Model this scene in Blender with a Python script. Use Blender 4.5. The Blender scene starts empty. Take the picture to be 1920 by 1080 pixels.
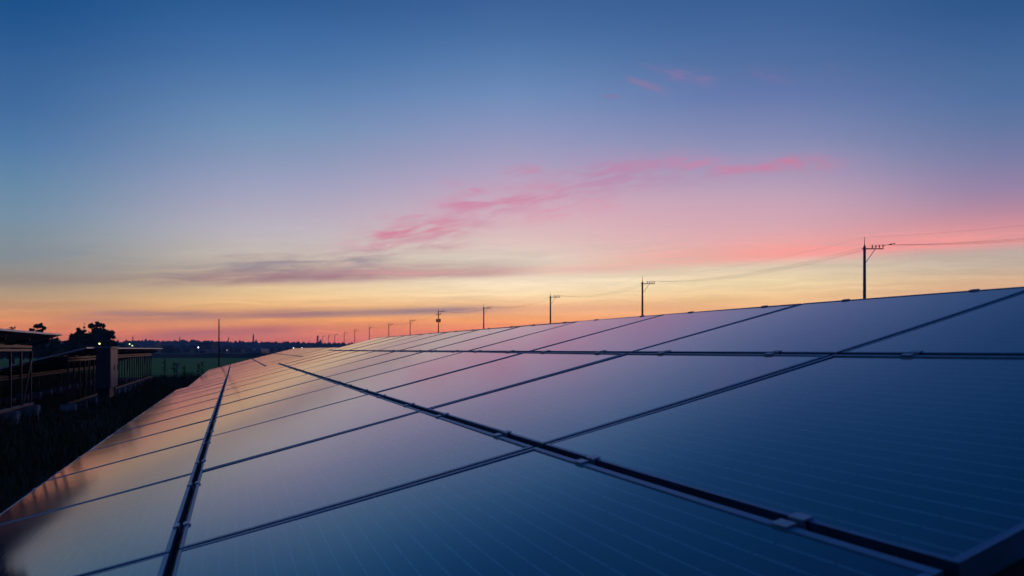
import bpy, bmesh, math, random
from math import radians as R, sin, cos, tan, atan, atan2, sqrt, pi
from mathutils import Vector, Matrix

sc = bpy.context.scene
COL = sc.collection
random.seed(7)

# ------------------------------------------------------------------ camera
H = 1.5                      # lens height above the ground beside the near table
FPX = 1911.0                 # focal length in photo pixels (photo 1920 wide)
HZ = 655.0                   # horizon row in the photo
cam = bpy.data.cameras.new("camera"); cam_o = bpy.data.objects.new("camera", cam)
COL.objects.link(cam_o); sc.camera = cam_o
cam_o.location = (0, 0, H); cam_o.rotation_euler = (R(90), 0, 0)
cam.sensor_width = 36.0; cam.lens = 36.0 * FPX / 1920.0
cam.shift_y = (HZ - 540.0) / 1920.0
cam.clip_start = 0.02; cam.clip_end = 20000
cam.dof.use_dof = True; cam.dof.focus_distance = 9.0; cam.dof.aperture_fstop = 8.0

# ------------------------------------------------------------------ world: dusk sky
def lin(c):
    return tuple(((v / 255.0) / 12.92 if v <= 10.3 else (((v / 255.0) + 0.055) / 1.055) ** 2.4) for v in c)

w = bpy.data.worlds.new("World"); sc.world = w; w.use_nodes = True
nt = w.node_tree; nt.nodes.clear(); NN = nt.nodes; LK = nt.links

class G:
    """small expression helper for shader math"""
    def __init__(s, sock): s.s = sock
def _set(inp, v):
    if isinstance(v, G): inp.id_data.links.new(v.s, inp)
    else: inp.default_value = v
def M(tree, op, a, b=0.0, c=0.0, clamp=False):
    n = tree.nodes.new('ShaderNodeMath'); n.operation = op; n.use_clamp = clamp
    _set(n.inputs[0], a); _set(n.inputs[1], b)
    if len(n.inputs) > 2: _set(n.inputs[2], c)
    return G(n.outputs[0])
def SM(tree, a, lo, hi):
    n = tree.nodes.new('ShaderNodeMapRange'); n.interpolation_type = 'SMOOTHSTEP'
    _set(n.inputs['Value'], a); n.inputs['From Min'].default_value = lo; n.inputs['From Max'].default_value = hi
    return G(n.outputs['Result'])
def MIX(tree, f, a, b):
    n = tree.nodes.new('ShaderNodeMix'); n.data_type = 'RGBA'; n.clamp_factor = True
    _set(n.inputs[0], f); _set(n.inputs[6], a if isinstance(a, G) else (*a, 1)); _set(n.inputs[7], b if isinstance(b, G) else (*b, 1))
    return G(n.outputs[2])
def NOISE(tree, vec, scale, detail=4.0, rough=0.55, dist=0.0):
    n = tree.nodes.new('ShaderNodeTexNoise'); _set(n.inputs['Vector'], vec)
    n.inputs['Scale'].default_value = scale; n.inputs['Detail'].default_value = detail
    n.inputs['Roughness'].default_value = rough; n.inputs['Distortion'].default_value = dist
    return G(n.outputs['Fac'])
def XYZ(tree, x, y, z=0.0):
    n = tree.nodes.new('ShaderNodeCombineXYZ'); _set(n.inputs[0], x); _set(n.inputs[1], y); _set(n.inputs[2], z)
    return G(n.outputs[0])

tc = NN.new('ShaderNodeTexCoord'); sp = NN.new('ShaderNodeSeparateXYZ'); LK.new(tc.outputs['Generated'], sp.inputs[0])
dx, dy, dz = G(sp.outputs[0]), G(sp.outputs[1]), G(sp.outputs[2])
az = M(nt, 'ARCTAN2', dx, dy)                                    # azimuth, 0 straight ahead
hyp = M(nt, 'SQRT', M(nt, 'ADD', M(nt, 'MULTIPLY', dx, dx), M(nt, 'MULTIPLY', dy, dy)))
el = M(nt, 'ARCTAN2', dz, hyp)                                   # elevation
pos = M(nt, 'SQRT', M(nt, 'MULTIPLY', M(nt, 'MAXIMUM', el, 0.0), 1 / R(90)), clamp=True)

def azel(px, py):
    X = (px - 960) / FPX; Z = (HZ - py) / FPX
    return atan(X), atan2(Z, sqrt(1 + X * X))
HAZE_D = .0005
ZEN = (3, 28, 58); MID = (8, 60, 112)
cols = {   # sky colour by photo column: (row, sRGB)
 30: [(0,(28,80,136)),(60,(40,88,143)),(130,(55,99,151)),(200,(66,108,158)),(270,(82,122,166)),(340,(101,136,167)),(400,(117,143,165)),(440,(128,144,156)),(480,(136,143,147)),(520,(150,142,132)),(550,(183,157,126)),(580,(208,151,106)),(600,(226,145,95)),(625,(222,122,84)),(652,(190,95,85))],
 500:[(0,(46,92,146)),(60,(60,105,160)),(120,(75,116,167)),(180,(95,131,176)),(240,(115,145,182)),(290,(134,151,184)),(340,(155,160,190)),(390,(175,170,190)),(430,(188,180,190)),(470,(198,186,178)),(510,(212,190,165)),(545,(236,202,152)),(570,(242,190,130)),(600,(243,165,100)),(620,(226,134,98)),(640,(212,110,100)),(652,(190,95,95))],
 960:[(0,(60,98,152)),(60,(72,110,162)),(120,(90,126,174)),(180,(112,140,185)),(240,(138,149,189)),(290,(160,156,190)),(340,(182,165,192)),(400,(210,178,190)),(450,(222,196,190)),(490,(222,208,190)),(530,(250,229,198)),(550,(253,223,178)),(575,(248,190,135)),(600,(252,165,105)),(620,(240,130,95)),(652,(205,100,95))],
 1430:[(0,(58,96,150)),(60,(70,104,156)),(120,(84,112,162)),(180,(102,121,171)),(240,(126,136,178)),(300,(148,149,185)),(340,(168,155,185)),(390,(194,162,181)),(440,(222,170,174)),(475,(228,185,175)),(500,(222,202,176)),(530,(241,216,170)),(560,(242,196,142)),(600,(246,165,112)),(652,(205,105,100))],
 1890:[(0,(45,86,137)),(60,(58,95,146)),(120,(70,105,153)),(180,(81,112,159)),(240,(100,119,161)),(300,(125,126,165)),(350,(150,131,165)),(400,(184,138,158)),(430,(200,148,156)),(455,(198,162,160)),(475,(190,172,161)),(500,(196,176,156)),(525,(216,176,141)),(570,(220,160,120)),(652,(180,105,105))],
}
def ramp(stops, socket):
    n = NN.new('ShaderNodeValToRGB'); cr = n.color_ramp; cr.interpolation = 'LINEAR'
    LK.new(socket.s, n.inputs[0])
    stops = sorted(stops)
    while len(cr.elements) < len(stops): cr.elements.new(0.5)
    for e, (p, c) in zip(cr.elements, stops):
        e.position = p; e.color = (*lin(c), 1)
    return G(n.outputs[0])
nodes_az = []
for px, lst in sorted(cols.items()):
    st = [(sqrt(max(azel(px, y)[1], 0) / R(90)), c) for y, c in lst]
    top = lst[0][1]
    st.append((sqrt(27 / 90), tuple(t * 0.30 + z * 0.70 for t, z in zip(top, MID))))
    st.append((sqrt(50 / 90), tuple(t * 0.1 + z * 0.9 for t, z in zip(top, (5, 38, 78)))))
    st.append((1.0, ZEN))
    nodes_az.append((azel(px, 0)[0], ramp(st, pos)))
# away from the afterglow: a dim blue dusk
back = ramp([(0.0, (40, 48, 76)), (0.2, (66, 70, 104)), (0.4, (52, 72, 116)), (0.6, (30, 58, 108)), (1.0, ZEN)], pos)
sky = back
sky = MIX(nt, SM(nt, az, -2.2, -0.75), sky, MIX(nt, 0.62, back, nodes_az[0][1]))
prev = nodes_az[0][0]
sky = MIX(nt, SM(nt, az, -0.78, prev), sky, nodes_az[0][1])
for a, s in nodes_az[1:]:
    f = M(nt, 'MULTIPLY', M(nt, 'ADD', SM(nt, az, prev, a), M(nt, 'MULTIPLY', M(nt, 'SUBTRACT', az, prev), 1 / (a - prev), clamp=True)), .5)
    sky = MIX(nt, f, sky, s); prev = a
sky = MIX(nt, SM(nt, az, prev, 1.9), sky, back)

# cloud layers, in photo-pixel-like angular units (U to the right, V up from the horizon)
U = M(nt, 'MULTIPLY', M(nt, 'TANGENT', M(nt, 'MAXIMUM', M(nt, 'MINIMUM', az, 1.2), -1.2)), FPX)
V = M(nt, 'MULTIPLY', M(nt, 'DIVIDE', dz, M(nt, 'MAXIMUM', dy, 0.05)), FPX)
FRONT = SM(nt, dy, 0.05, 0.35)
def rot(u, v, sl):
    return M(nt, 'SUBTRACT', v, M(nt, 'MULTIPLY', u, sl))
warp_n = NOISE(nt, XYZ(nt, M(nt, 'MULTIPLY', U, 1 / 140), M(nt, 'MULTIPLY', V, 1 / 60)), 1.0, 3.0, .5)
VW = M(nt, 'ADD', V, M(nt, 'MULTIPLY', M(nt, 'SUBTRACT', warp_n, .5), 26))
wisp = NOISE(nt, XYZ(nt, M(nt, 'MULTIPLY', U, 1 / 78), M(nt, 'MULTIPLY', rot(U, VW, 0.13), 1 / 15)), 1.0, 8.0, 0.66, 0.25)
puff = NOISE(nt, XYZ(nt, M(nt, 'MULTIPLY', U, 1 / 46), M(nt, 'MULTIPLY', rot(U, VW, -0.22), 1 / 14)), 1.0, 7.0, 0.64, 0.2)
strk = NOISE(nt, XYZ(nt, M(nt, 'MULTIPLY', U, 1 / 230), M(nt, 'MULTIPLY', rot(U, VW, 0.02), 1 / 11)), 1.0, 7.0, 0.64, 0.2)
strk2 = NOISE(nt, XYZ(nt, M(nt, 'MULTIPLY', U, 1 / 800), M(nt, 'MULTIPLY', rot(U, V, 0.03), 1 / 40)), 1.0, 3.0, 0.5, 0.2)
def band(base, x0, y0, x1, y1, wd, col, stren, nz=None, lo=0.4, hi=0.62, fx=0.2, up=1.0, dn=1.0):
    """a streak of cloud from (x0,y0) to (x1,y1) (photo pixels), soft at its ends"""
    u0, v0, u1, v1 = x0 - 960, HZ - y0, x1 - 960, HZ - y1
    sl = (v1 - v0) / (u1 - u0)
    d = M(nt, 'SUBTRACT', M(nt, 'SUBTRACT', V, v0), M(nt, 'MULTIPLY', M(nt, 'SUBTRACT', U, u0), sl))
    if up != 1.0 or dn != 1.0:
        d = M(nt, 'ADD', M(nt, 'MULTIPLY', M(nt, 'MAXIMUM', d, 0.0), 1 / up), M(nt, 'MULTIPLY', M(nt, 'MINIMUM', d, 0.0), 1 / dn))
    q = M(nt, 'MULTIPLY', d, 1 / wd)
    g = M(nt, 'EXPONENT', M(nt, 'MULTIPLY', M(nt, 'MULTIPLY', q, q), -1.0))
    e = (u1 - u0) * fx
    f = M(nt, 'MULTIPLY', SM(nt, U, u0 - e * .3, u0 + e), M(nt, 'SUBTRACT', 1.0, SM(nt, U, u1 - e, u1 + e * .3)))
    f = M(nt, 'MULTIPLY', f, g)
    if nz is not None:
        f = M(nt, 'MULTIPLY', f, SM(nt, nz, lo, hi))
    f = M(nt, 'MULTIPLY', M(nt, 'MULTIPLY', f, stren), FRONT)
    return MIX(nt, f, base, lin(col))
B = band
sky = B(sky, 860, 415, 1750, 380, 62, (228, 172, 184), .30, None, fx=.35)
sky = B(sky, 560, 485, 1000, 385, 26, (200, 150, 172), .50, wisp, .25, .75, fx=.3)
sky = B(sky, 760, 412, 1240, 330, 34, (200, 148, 176), .50, wisp, .25, .75, fx=.3)
sky = B(sky, 1000, 345, 1650, 300, 26, (186, 140, 172), .50, wisp, .22, .72, fx=.25)
sky = B(sky, 640, 458, 920, 412, 20, (216, 128, 152), 0.65, wisp, .33, .66, fx=.3)
sky = B(sky, 690, 440, 860, 424, 9, (212, 118, 146), 0.53, wisp, .36, .62, fx=.3)
sky = B(sky, 660, 470, 880, 458, 11, (198, 136, 154), .65, wisp, .38, .68, fx=.3)
sky = B(sky, 700, 410, 800, 406, 7, (206, 136, 162), .5, wisp, .34, .66, fx=.3)
sky = B(sky, 780, 400, 1120, 350, 24, (208, 138, 168), 0.61, wisp, .34, .68, fx=.3)
sky = B(sky, 820, 384, 1060, 366, 10, (208, 122, 156), 0.53, wisp, .36, .62, fx=.3)
sky = B(sky, 960, 408, 1180, 380, 16, (224, 146, 168), .55, wisp, .38, .68, fx=.3)
sky = B(sky, 820, 338, 920, 364, 8, (204, 134, 166), .6, puff, .36, .66, fx=.3)
sky = B(sky, 930, 322, 1030, 316, 12, (200, 132, 164), 0.53, wisp, .38, .66, fx=.3)
sky = B(sky, 1040, 330, 1360, 308, 30, (184, 136, 174), .65, wisp, .34, .68, fx=.3)
sky = B(sky, 1100, 316, 1250, 306, 12, (196, 130, 166), 0.53, puff, .36, .66, fx=.3)
sky = B(sky, 1240, 300, 1400, 318, 14, (202, 132, 166), 0.61, wisp, .32, .64, fx=.3)
sky = B(sky, 1340, 318, 1480, 314, 9, (200, 128, 164), 0.57, wisp, .30, .62, fx=.3)
sky = B(sky, 1420, 314, 1500, 298, 9, (206, 122, 156), 0.65, puff, .26, .62, fx=.3)
sky = B(sky, 1460, 308, 1590, 304, 12, (202, 122, 154), 0.57, puff, .32, .66, fx=.35)
sky = B(sky, 1170, 146, 1262, 174, 7, (142, 120, 160), 0.65, puff, .24, .60, fx=.3)
sky = B(sky, 1200, 122, 1300, 150, 9, (122, 116, 162), .55, puff, .36, .66, fx=.3)
sky = B(sky, 1240, 138, 1350, 152, 13, (138, 120, 164), 0.65, puff, .34, .66, fx=.3)
sky = B(sky, 1395, 130, 1495, 152, 9, (122, 114, 160), 0.53, puff, .32, .66, fx=.3)
sky = B(sky, 1540, 120, 1600, 145, 9, (104, 108, 158), .5, puff, .34, .66, fx=.3)
sky = B(sky, 1125, 179, 1170, 181, 4, (132, 118, 162), .6, puff, .25, .6, fx=.4)
sky = B(sky, 1080, 500, 2080, 439, 17, (253, 154, 147), .85, strk, .12, .60, fx=.38, up=1.6, dn=.7)
sky = B(sky, 1500, 450, 2500, 390, 26, (220, 144, 154), .32, strk2, .3, .55, fx=.2)
sky = B(sky, 250, 530, 1020, 508, 12, (150, 118, 132), .85, strk, .22, .62, fx=.16, up=1.6, dn=.75)
sky = B(sky, 360, 524, 760, 514, 13, (154, 112, 126), .65, wisp, .26, .66, fx=.25, up=1.3)
sky = B(sky, 560, 512, 860, 500, 12, (178, 138, 146), .5, strk, .3, .62, fx=.3)
sky = B(sky, 640, 514, 1280, 502, 10, (224, 168, 160), .6, strk, .25, .62, fx=.2)
sky = B(sky, 390, 500, 760, 484, 13, (152, 138, 148), .75, wisp, .36, .66, fx=.25)
sky = B(sky, 400, 482, 560, 477, 4, (156, 138, 150), .7, strk, .34, .6, fx=.3)
sky = B(sky, 420, 493, 640, 490, 3, (146, 130, 144), .7, strk, .3, .6, fx=.3)
sky = B(sky, -900, 530, 460, 524, 16, (140, 120, 120), .62, strk, .28, .66, fx=.12)
sky = B(sky, -900, 480, 330, 476, 20, (116, 132, 146), .45, strk, .38, .68, fx=.15)
sky = B(sky, 40, 505, 560, 497, 14, (136, 134, 140), .5, strk, .32, .66, fx=.3)
sky = B(sky, 300, 512, 620, 500, 6, (140, 124, 138), .6, strk, .34, .60, fx=.3)
sky = B(sky, -200, 552, 520, 548, 10, (176, 142, 118), .45, strk, .34, .64, fx=.3)
sky = B(sky, 430, 593, 980, 578, 8, (138, 114, 130), .85, strk, .14, .55, fx=.25)
sky = B(sky, 60, 598, 680, 588, 13, (172, 118, 112), .8, strk, .26, .58, fx=.25)
sky = B(sky, 150, 586, 430, 590, 6, (160, 122, 120), .7, strk, .30, .58, fx=.3)
sky = B(sky, -300, 575, 300, 572, 8, (184, 136, 112), .5, strk, .3, .6, fx=.3)
sky = B(sky, 860, 582, 1380, 572, 9, (222, 160, 134), .55, strk, .3, .62, fx=.25)
sky = B(sky, 250, 630, 580, 616, 10, (160, 100, 114), .8, strk, .2, .6, fx=.25)
sky = B(sky, 380, 622, 830, 606, 9, (204, 112, 100), .6, strk, .3, .62, fx=.25)
sky = B(sky, 430, 601, 760, 598, 4, (255, 170, 92), .6, strk, .3, .6, fx=.25)
# fine horizontal streaking low in the sky
lowm = M(nt, 'MULTIPLY', M(nt, 'MULTIPLY', SM(nt, V, -5, 30), M(nt, 'SUBTRACT', 1.0, SM(nt, V, 110, 260))), FRONT)
mod = M(nt, 'ADD', 1.0, M(nt, 'MULTIPLY', M(nt, 'MULTIPLY', M(nt, 'SUBTRACT', strk, 0.5), 0.6), lowm))
vm = NN.new('ShaderNodeVectorMath'); vm.operation = 'SCALE'; LK.new(sky.s, vm.inputs[0]); LK.new(mod.s, vm.inputs['Scale'])
# the sky beyond the evening air is a little brighter low down than what reaches the lens
path = M(nt, 'MINIMUM', M(nt, 'DIVIDE', 22.0, M(nt, 'MAXIMUM', M(nt, 'TANGENT', M(nt, 'MAXIMUM', el, 0.0)), .004)), 1750.0)
gain = M(nt, 'EXPONENT', M(nt, 'MULTIPLY', path, HAZE_D * .85))
vm2 = NN.new('ShaderNodeVectorMath'); vm2.operation = 'SCALE'; LK.new(vm.outputs[0], vm2.inputs[0]); LK.new(gain.s, vm2.inputs['Scale']); vm = vm2
bg = NN.new('ShaderNodeBackground'); LK.new(vm.outputs[0], bg.inputs['Color']); bg.inputs['Strength'].default_value = 1.0
wo = NN.new('ShaderNodeOutputWorld'); LK.new(bg.outputs[0], wo.inputs['Surface'])
w.cycles.sampling_method = 'MANUAL'; w.cycles.sample_map_resolution = 1024

# ------------------------------------------------------------------ render settings / exposure
sc.view_settings.view_transform = 'Standard'; sc.view_settings.look = 'None'
sc.view_settings.exposure = 0.0; sc.view_settings.gamma = 1.0
sc.cycles.max_bounces = 6; sc.cycles.volume_bounces = 0
sc.cycles.use_denoising = True

# ------------------------------------------------------------------ helpers
def P(px, py, Y):
    """world point seen at photo pixel (px,py) at distance Y in front of the camera"""
    return Vector(((px - 960) / FPX * Y, Y, H + (HZ - py) / FPX * Y))

def link(name, me, mat=None, parent=None, loc=None):
    o = bpy.data.objects.new(name, me); COL.objects.link(o)
    if mat is not None and me is not None and len(me.materials) == 0: me.materials.append(mat)
    if parent is not None: o.parent = parent
    if loc is not None: o.location = loc
    return o
def tag(o, label=None, cat=None, group=None, kind=None):
    if label: o['label'] = label
    if cat: o['category'] = cat
    if group: o['group'] = group
    if kind: o['kind'] = kind
    return o
def empty(name, loc, label, cat, group=None, rz=0.0):
    o = bpy.data.objects.new(name, None); COL.objects.link(o); o.location = loc; o.rotation_euler = (0, 0, rz)
    o.empty_display_size = 0.3
    return tag(o, label, cat, group)
def children(o): return [c for c in bpy.data.objects if c.parent == o]
def copy_tree(o, parent=None):
    c = o.copy(); COL.objects.link(c)
    if parent is not None: c.parent = parent
    for ch in children(o): copy_tree(ch, c)
    return c

class MB:
    def __init__(s): s.v = []; s.f = []; s.uv = None
    def quad(s, a, b, c, d):
        n = len(s.v); s.v += [tuple(a), tuple(b), tuple(c), tuple(d)]; s.f.append((n, n+1, n+2, n+3))
    def box(s, x0, x1, y0, y1, z0, z1):
        n = len(s.v)
        s.v += [(x0,y0,z0),(x1,y0,z0),(x1,y1,z0),(x0,y1,z0),(x0,y0,z1),(x1,y0,z1),(x1,y1,z1),(x0,y1,z1)]
        s.f += [tuple(n+i for i in q) for q in ((0,3,2,1),(4,5,6,7),(0,1,5,4),(1,2,6,5),(2,3,7,6),(3,0,4,7))]
    def bar(s, a, b, wx, wz, up=(0, 0, 1)):
        a = Vector(a); b = Vector(b); d = (b - a).normalized(); u = Vector(up)
        if abs(d.dot(u)) > .98: u = Vector((1, 0, 0))
        r = d.cross(u).normalized(); u = r.cross(d)
        n = len(s.v)
        for p in (a, b):
            for i, j in ((-1,-1),(1,-1),(1,1),(-1,1)): s.v.append(tuple(p + r*(i*wx/2) + u*(j*wz/2)))
        s.f += [tuple(n+i for i in q) for q in ((0,1,2,3),(7,6,5,4),(0,4,5,1),(1,5,6,2),(2,6,7,3),(3,7,4,0))]
    def tube(s, pts, rad, k=8, cap=True):
        rs = rad if isinstance(rad, (list, tuple)) else [rad]*len(pts)
        pts = [Vector(p) for p in pts]; rings = []
        for i, p in enumerate(pts):
            d = (pts[min(i+1, len(pts)-1)] - pts[max(i-1, 0)]).normalized()
            u = Vector((0,0,1)) if abs(d.z) < .9 else Vector((1,0,0))
            r = d.cross(u).normalized(); u = r.cross(d); n = len(s.v)
            for j in range(k):
                a = 2*pi*j/k; s.v.append(tuple(p + (r*cos(a) + u*sin(a))*rs[i]))
            rings.append(n)
        for a, b in zip(rings, rings[1:]):
            for j in range(k): s.f.append((a+j, a+(j+1) % k, b+(j+1) % k, b+j))
        if cap:
            s.f.append(tuple(rings[0]+j for j in range(k))[::-1]); s.f.append(tuple(rings[-1]+j for j in range(k)))
    def me(s, name, smooth=False, mp=None):
        m = bpy.data.meshes.new(name); v = [mp(p) for p in s.v] if mp else s.v
        m.from_pydata(v, [], s.f); m.update()
        if smooth: m.polygons.foreach_set('use_smooth', [True]*len(m.polygons))
        return m
    def build(s, name, mat, parent=None, loc=None, smooth=False):
        return link(name, s.me(name, smooth), mat, parent, loc)

def mat(name, base, rough=0.7, metal=0.0, var=0.0, vscale=3.0, bump=0.0, spec=0.5, emis=None, es=0.0, coat=0.0):
    m = bpy.data.materials.new(name); m.use_nodes = True; t = m.node_tree; b = t.nodes['Principled BSDF']
    b.inputs['Roughness'].default_value = rough; b.inputs['Metallic'].default_value = metal
    b.inputs['Specular IOR Level'].default_value = spec
    b.inputs['Base Color'].default_value = (*base, 1)
    if var or bump:
        c = t.nodes.new('ShaderNodeTexCoord'); nz = NOISE(t, G(c.outputs['Object']), vscale, 6, .6)
        if var:
            col = MIX(t, SM(t, nz, .35, .65), tuple(x*(1-var) for x in base), tuple(min(1, x*(1+var)) for x in base))
            t.links.new(col.s, b.inputs['Base Color'])
            rr = M(t, 'ADD', rough-.06, M(t, 'MULTIPLY', nz, .12)); t.links.new(rr.s, b.inputs['Roughness'])
        if bump:
            bn = t.nodes.new('ShaderNodeBump'); bn.inputs['Strength'].default_value = bump; bn.inputs['Distance'].default_value = .02
            t.links.new(nz.s, bn.inputs['Height']); t.links.new(bn.outputs[0], b.inputs['Normal'])
    if emis:
        b.inputs['Emission Color'].default_value = (*emis, 1); b.inputs['Emission Strength'].default_value = es
    return m

# ------------------------------------------------------------------ materials
def glass_mat():
    m = bpy.data.materials.new("solar_glass"); m.use_nodes = True; t = m.node_tree; b = t.nodes['Principled BSDF']
    uvn = t.nodes.new('ShaderNodeUVMap'); uvn.uv_map = 'UVMap'
    s = t.nodes.new('ShaderNodeSeparateXYZ'); t.links.new(uvn.outputs[0], s.inputs[0])
    u, v = G(s.outputs[0]), G(s.outputs[1])
    def line(x, period, width):
        f = M(t, 'FRACT', M(t, 'MULTIPLY', x, 1/period)); d = M(t, 'ABSOLUTE', M(t, 'SUBTRACT', f, .5))
        return M(t, 'SUBTRACT', 1.0, SM(t, M(t, 'SUBTRACT', .5, d), width/period*.4, width/period))
    bus = line(M(t, 'ADD', v, .012), .039, .0021)
    cellv = line(v, .156, .002); cellu = line(u, .157, .003)
    bus = M(t, 'MULTIPLY', bus, M(t, 'SUBTRACT', 1.0, line(u, .157, .005)))
    obj = t.nodes.new('ShaderNodeObjectInfo')
    cell_id = XYZ(t, M(t, 'FLOOR', M(t, 'MULTIPLY', u, 1/.157)), M(t, 'FLOOR', M(t, 'MULTIPLY', v, 1/.156)), M(t, 'MULTIPLY', G(obj.outputs['Random']), 50))
    wn = t.nodes.new('ShaderNodeTexWhiteNoise'); t.links.new(cell_id.s, wn.inputs[0])
    cell = MIX(t, G(wn.outputs[0]), (.0005, .040, .100), (.0008, .047, .118))
    col = MIX(t, M(t, 'MULTIPLY', bus, .8), cell, (.36, .50, .58))
    col = MIX(t, M(t, 'MULTIPLY', M(t, 'MAXIMUM', cellv, cellu), .35), col, (.01, .05, .12))
    geo = t.nodes.new('ShaderNodeTexCoord')
    spots = NOISE(t, G(geo.outputs['Object']), 22, 3, .5); film = NOISE(t, G(geo.outputs['Object']), 2.2, 7, .6)
    dust = M(t, 'ADD', M(t, 'MULTIPLY', SM(t, spots, .70, .78), .35), M(t, 'MULTIPLY', SM(t, film, .4, .8), .05))
    dust = M(t, 'ADD', dust, M(t, 'MULTIPLY', M(t, 'SUBTRACT', 1.0, SM(t, v, .012, .05)), M(t, 'MULTIPLY', film, .35)))
    col = MIX(t, dust, col, (.10, .13, .17))
    tcn = t.nodes.new('ShaderNodeTexCoord')
    dirt = NOISE(t, G(tcn.outputs['Object']), 3.0, 8, .65, .3)
    rr = M(t, 'ADD', .062, M(t, 'MULTIPLY', dirt, .03))
    wav = NOISE(t, G(tcn.outputs['Object']), 1.6, 1, .4)
    bn = t.nodes.new('ShaderNodeBump'); bn.inputs['Strength'].default_value = .2; bn.inputs['Distance'].default_value = .003
    t.links.new(wav.s, bn.inputs['Height'])
    # anti-reflection coated cover glass: a bluish mirror that turns neutral only at grazing angles
    fr = t.nodes.new('ShaderNodeFresnel'); fr.inputs['IOR'].default_value = 1.82; t.links.new(bn.outputs[0], fr.inputs['Normal'])
    gl = t.nodes.new('ShaderNodeBsdfGlossy'); gl.distribution = 'GGX'; t.links.new(bn.outputs[0], gl.inputs['Normal']); t.links.new(rr.s, gl.inputs['Roughness'])
    tint = MIX(t, SM(t, G(fr.outputs[0]), .25, .52), (.40, .83, .98), (.90, .89, .96)); t.links.new(tint.s, gl.inputs['Color'])
    df = t.nodes.new('ShaderNodeBsdfDiffuse'); t.links.new(col.s, df.inputs['Color'])
    mx = t.nodes.new('ShaderNodeMixShader'); t.links.new(fr.outputs[0], mx.inputs[0]); t.links.new(df.outputs[0], mx.inputs[1]); t.links.new(gl.outputs[0], mx.inputs[2])
    t.links.new(mx.outputs[0], t.nodes['Material Output'].inputs['Surface']); t.nodes.remove(b)
    return m
m_glass = glass_mat()
m_frame = mat("anodised_aluminium", (.08, .29, .47), .42, 1.0, .12, 8)
m_clamp = mat("clamp_aluminium", (.38, .50, .62), .4, .7, .1, 30)
m_back = mat("backsheet", (.30, .31, .33), .6, 0, .1, 2)
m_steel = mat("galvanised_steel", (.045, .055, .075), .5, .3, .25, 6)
m_rail = mat("rail_aluminium", (.15, .145, .155), .45, .3, .2, 6)
m_housing_shaded = mat("cabinet_housing_shaded", (.045, .055, .075), .5, 0, .1, 3)  # darker than the doors: shade on the end face put into the colour
m_silver = mat("silver_frame", (.42, .41, .43), .4, .5, .15, 2)
m_conc = mat("concrete", (.27, .30, .34), .9, 0, .3, 5, .5)
m_poleconc = mat("pole_concrete", (.16, .15, .15), .9, 0, .2, 2)
m_dark = mat("dark_metal", (.06, .06, .065), .5, .4)
m_wire = mat("wire_black", (.03, .03, .03), .6)
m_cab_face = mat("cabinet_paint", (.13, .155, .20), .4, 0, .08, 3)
m_leaf = mat("tree_leaves", (.032, .048, .020), .8, 0, .5, 1.2)
m_bark = mat("bark", (.05, .038, .03), .95, 0, .3, 6)
m_grassb = mat("grass_blades", (.036, .064, .020), .8, 0, .5, .8)
m_wall = mat("house_wall", (.20, .20, .21), .9, 0, .15, .6)
m_wall2 = mat("house_wall_pale", (.36, .36, .37), .9, 0, .15, .6)
m_roof = mat("house_roof", (.07, .075, .085), .7, 0, .2, 1)
m_roofp = mat("shed_roof_pale", (.22, .23, .25), .6, 0, .15, 1)
m_film = mat("greenhouse_film", (.16, .20, .24), .5, 0, .1, .5)
m_win = mat("window_glass", (.02, .025, .035), .15)

# ------------------------------------------------------------------ ground
def gz(x, y):
    def ss(a, b, t):
        t = max(0, min(1, (t-a)/(b-a))); return t*t*(3-2*t)
    return -.35*ss(14, 36, y) - .2*ss(45, 90, y)
def ground():
    ys = [-60, -20, -5] + [i*1.5 for i in range(0, 60)] + [92, 100, 130, 180, 260, 400, 700, 1200, 2200, 4500, 9000]
    xs = sorted(set([s*x for s in (-1, 1) for x in (0, 1.5, 3, 4.5, 6, 8, 10, 13, 16, 20, 26, 34, 45, 60, 90, 140, 240, 500, 1200, 3000, 9000)]))
    rnd = random.Random(3); v = []; f = []
    for y in ys:
        for x in xs:
            b = (rnd.random()-.5)*.05 if -5 < y < 80 and abs(x) < 60 else 0
            v.append((x, y, gz(x, y)+b))
    n = len(xs)
    for j in range(len(ys)-1):
        for i in range(n-1): f.append((j*n+i, j*n+i+1, (j+1)*n+i+1, (j+1)*n+i))
    me = bpy.data.meshes.new("ground"); me.from_pydata(v, [], f); me.polygons.foreach_set('use_smooth', [True]*len(f))
    m = bpy.data.materials.new("ground_soil_grass"); m.use_nodes = True; t = m.node_tree; b = t.nodes['Principled BSDF']
    c = t.nodes.new('ShaderNodeTexCoord'); o = G(c.outputs['Object'])
    n1 = NOISE(t, o, 1.4, 8, .65); n2 = NOISE(t, o, .12, 4, .5); n3 = NOISE(t, o, 14, 6, .7)
    col = MIX(t, SM(t, n1, .35, .65), (.020, .031, .012), (.036, .052, .020))
    col = MIX(t, M(t, 'MULTIPLY', SM(t, n2, .5, .7), .6), col, (.03, .026, .02))
    t.links.new(col.s, b.inputs['Base Color']); b.inputs['Roughness'].default_value = .95
    bn = t.nodes.new('ShaderNodeBump'); bn.inputs['Strength'].default_value = .8; bn.inputs['Distance'].default_value = .06
    t.links.new(n3.s, bn.inputs['Height']); t.links.new(bn.outputs[0], b.inputs['Normal'])
    o = link("ground", me, m); tag(o, kind='structure')
ground()
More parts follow.
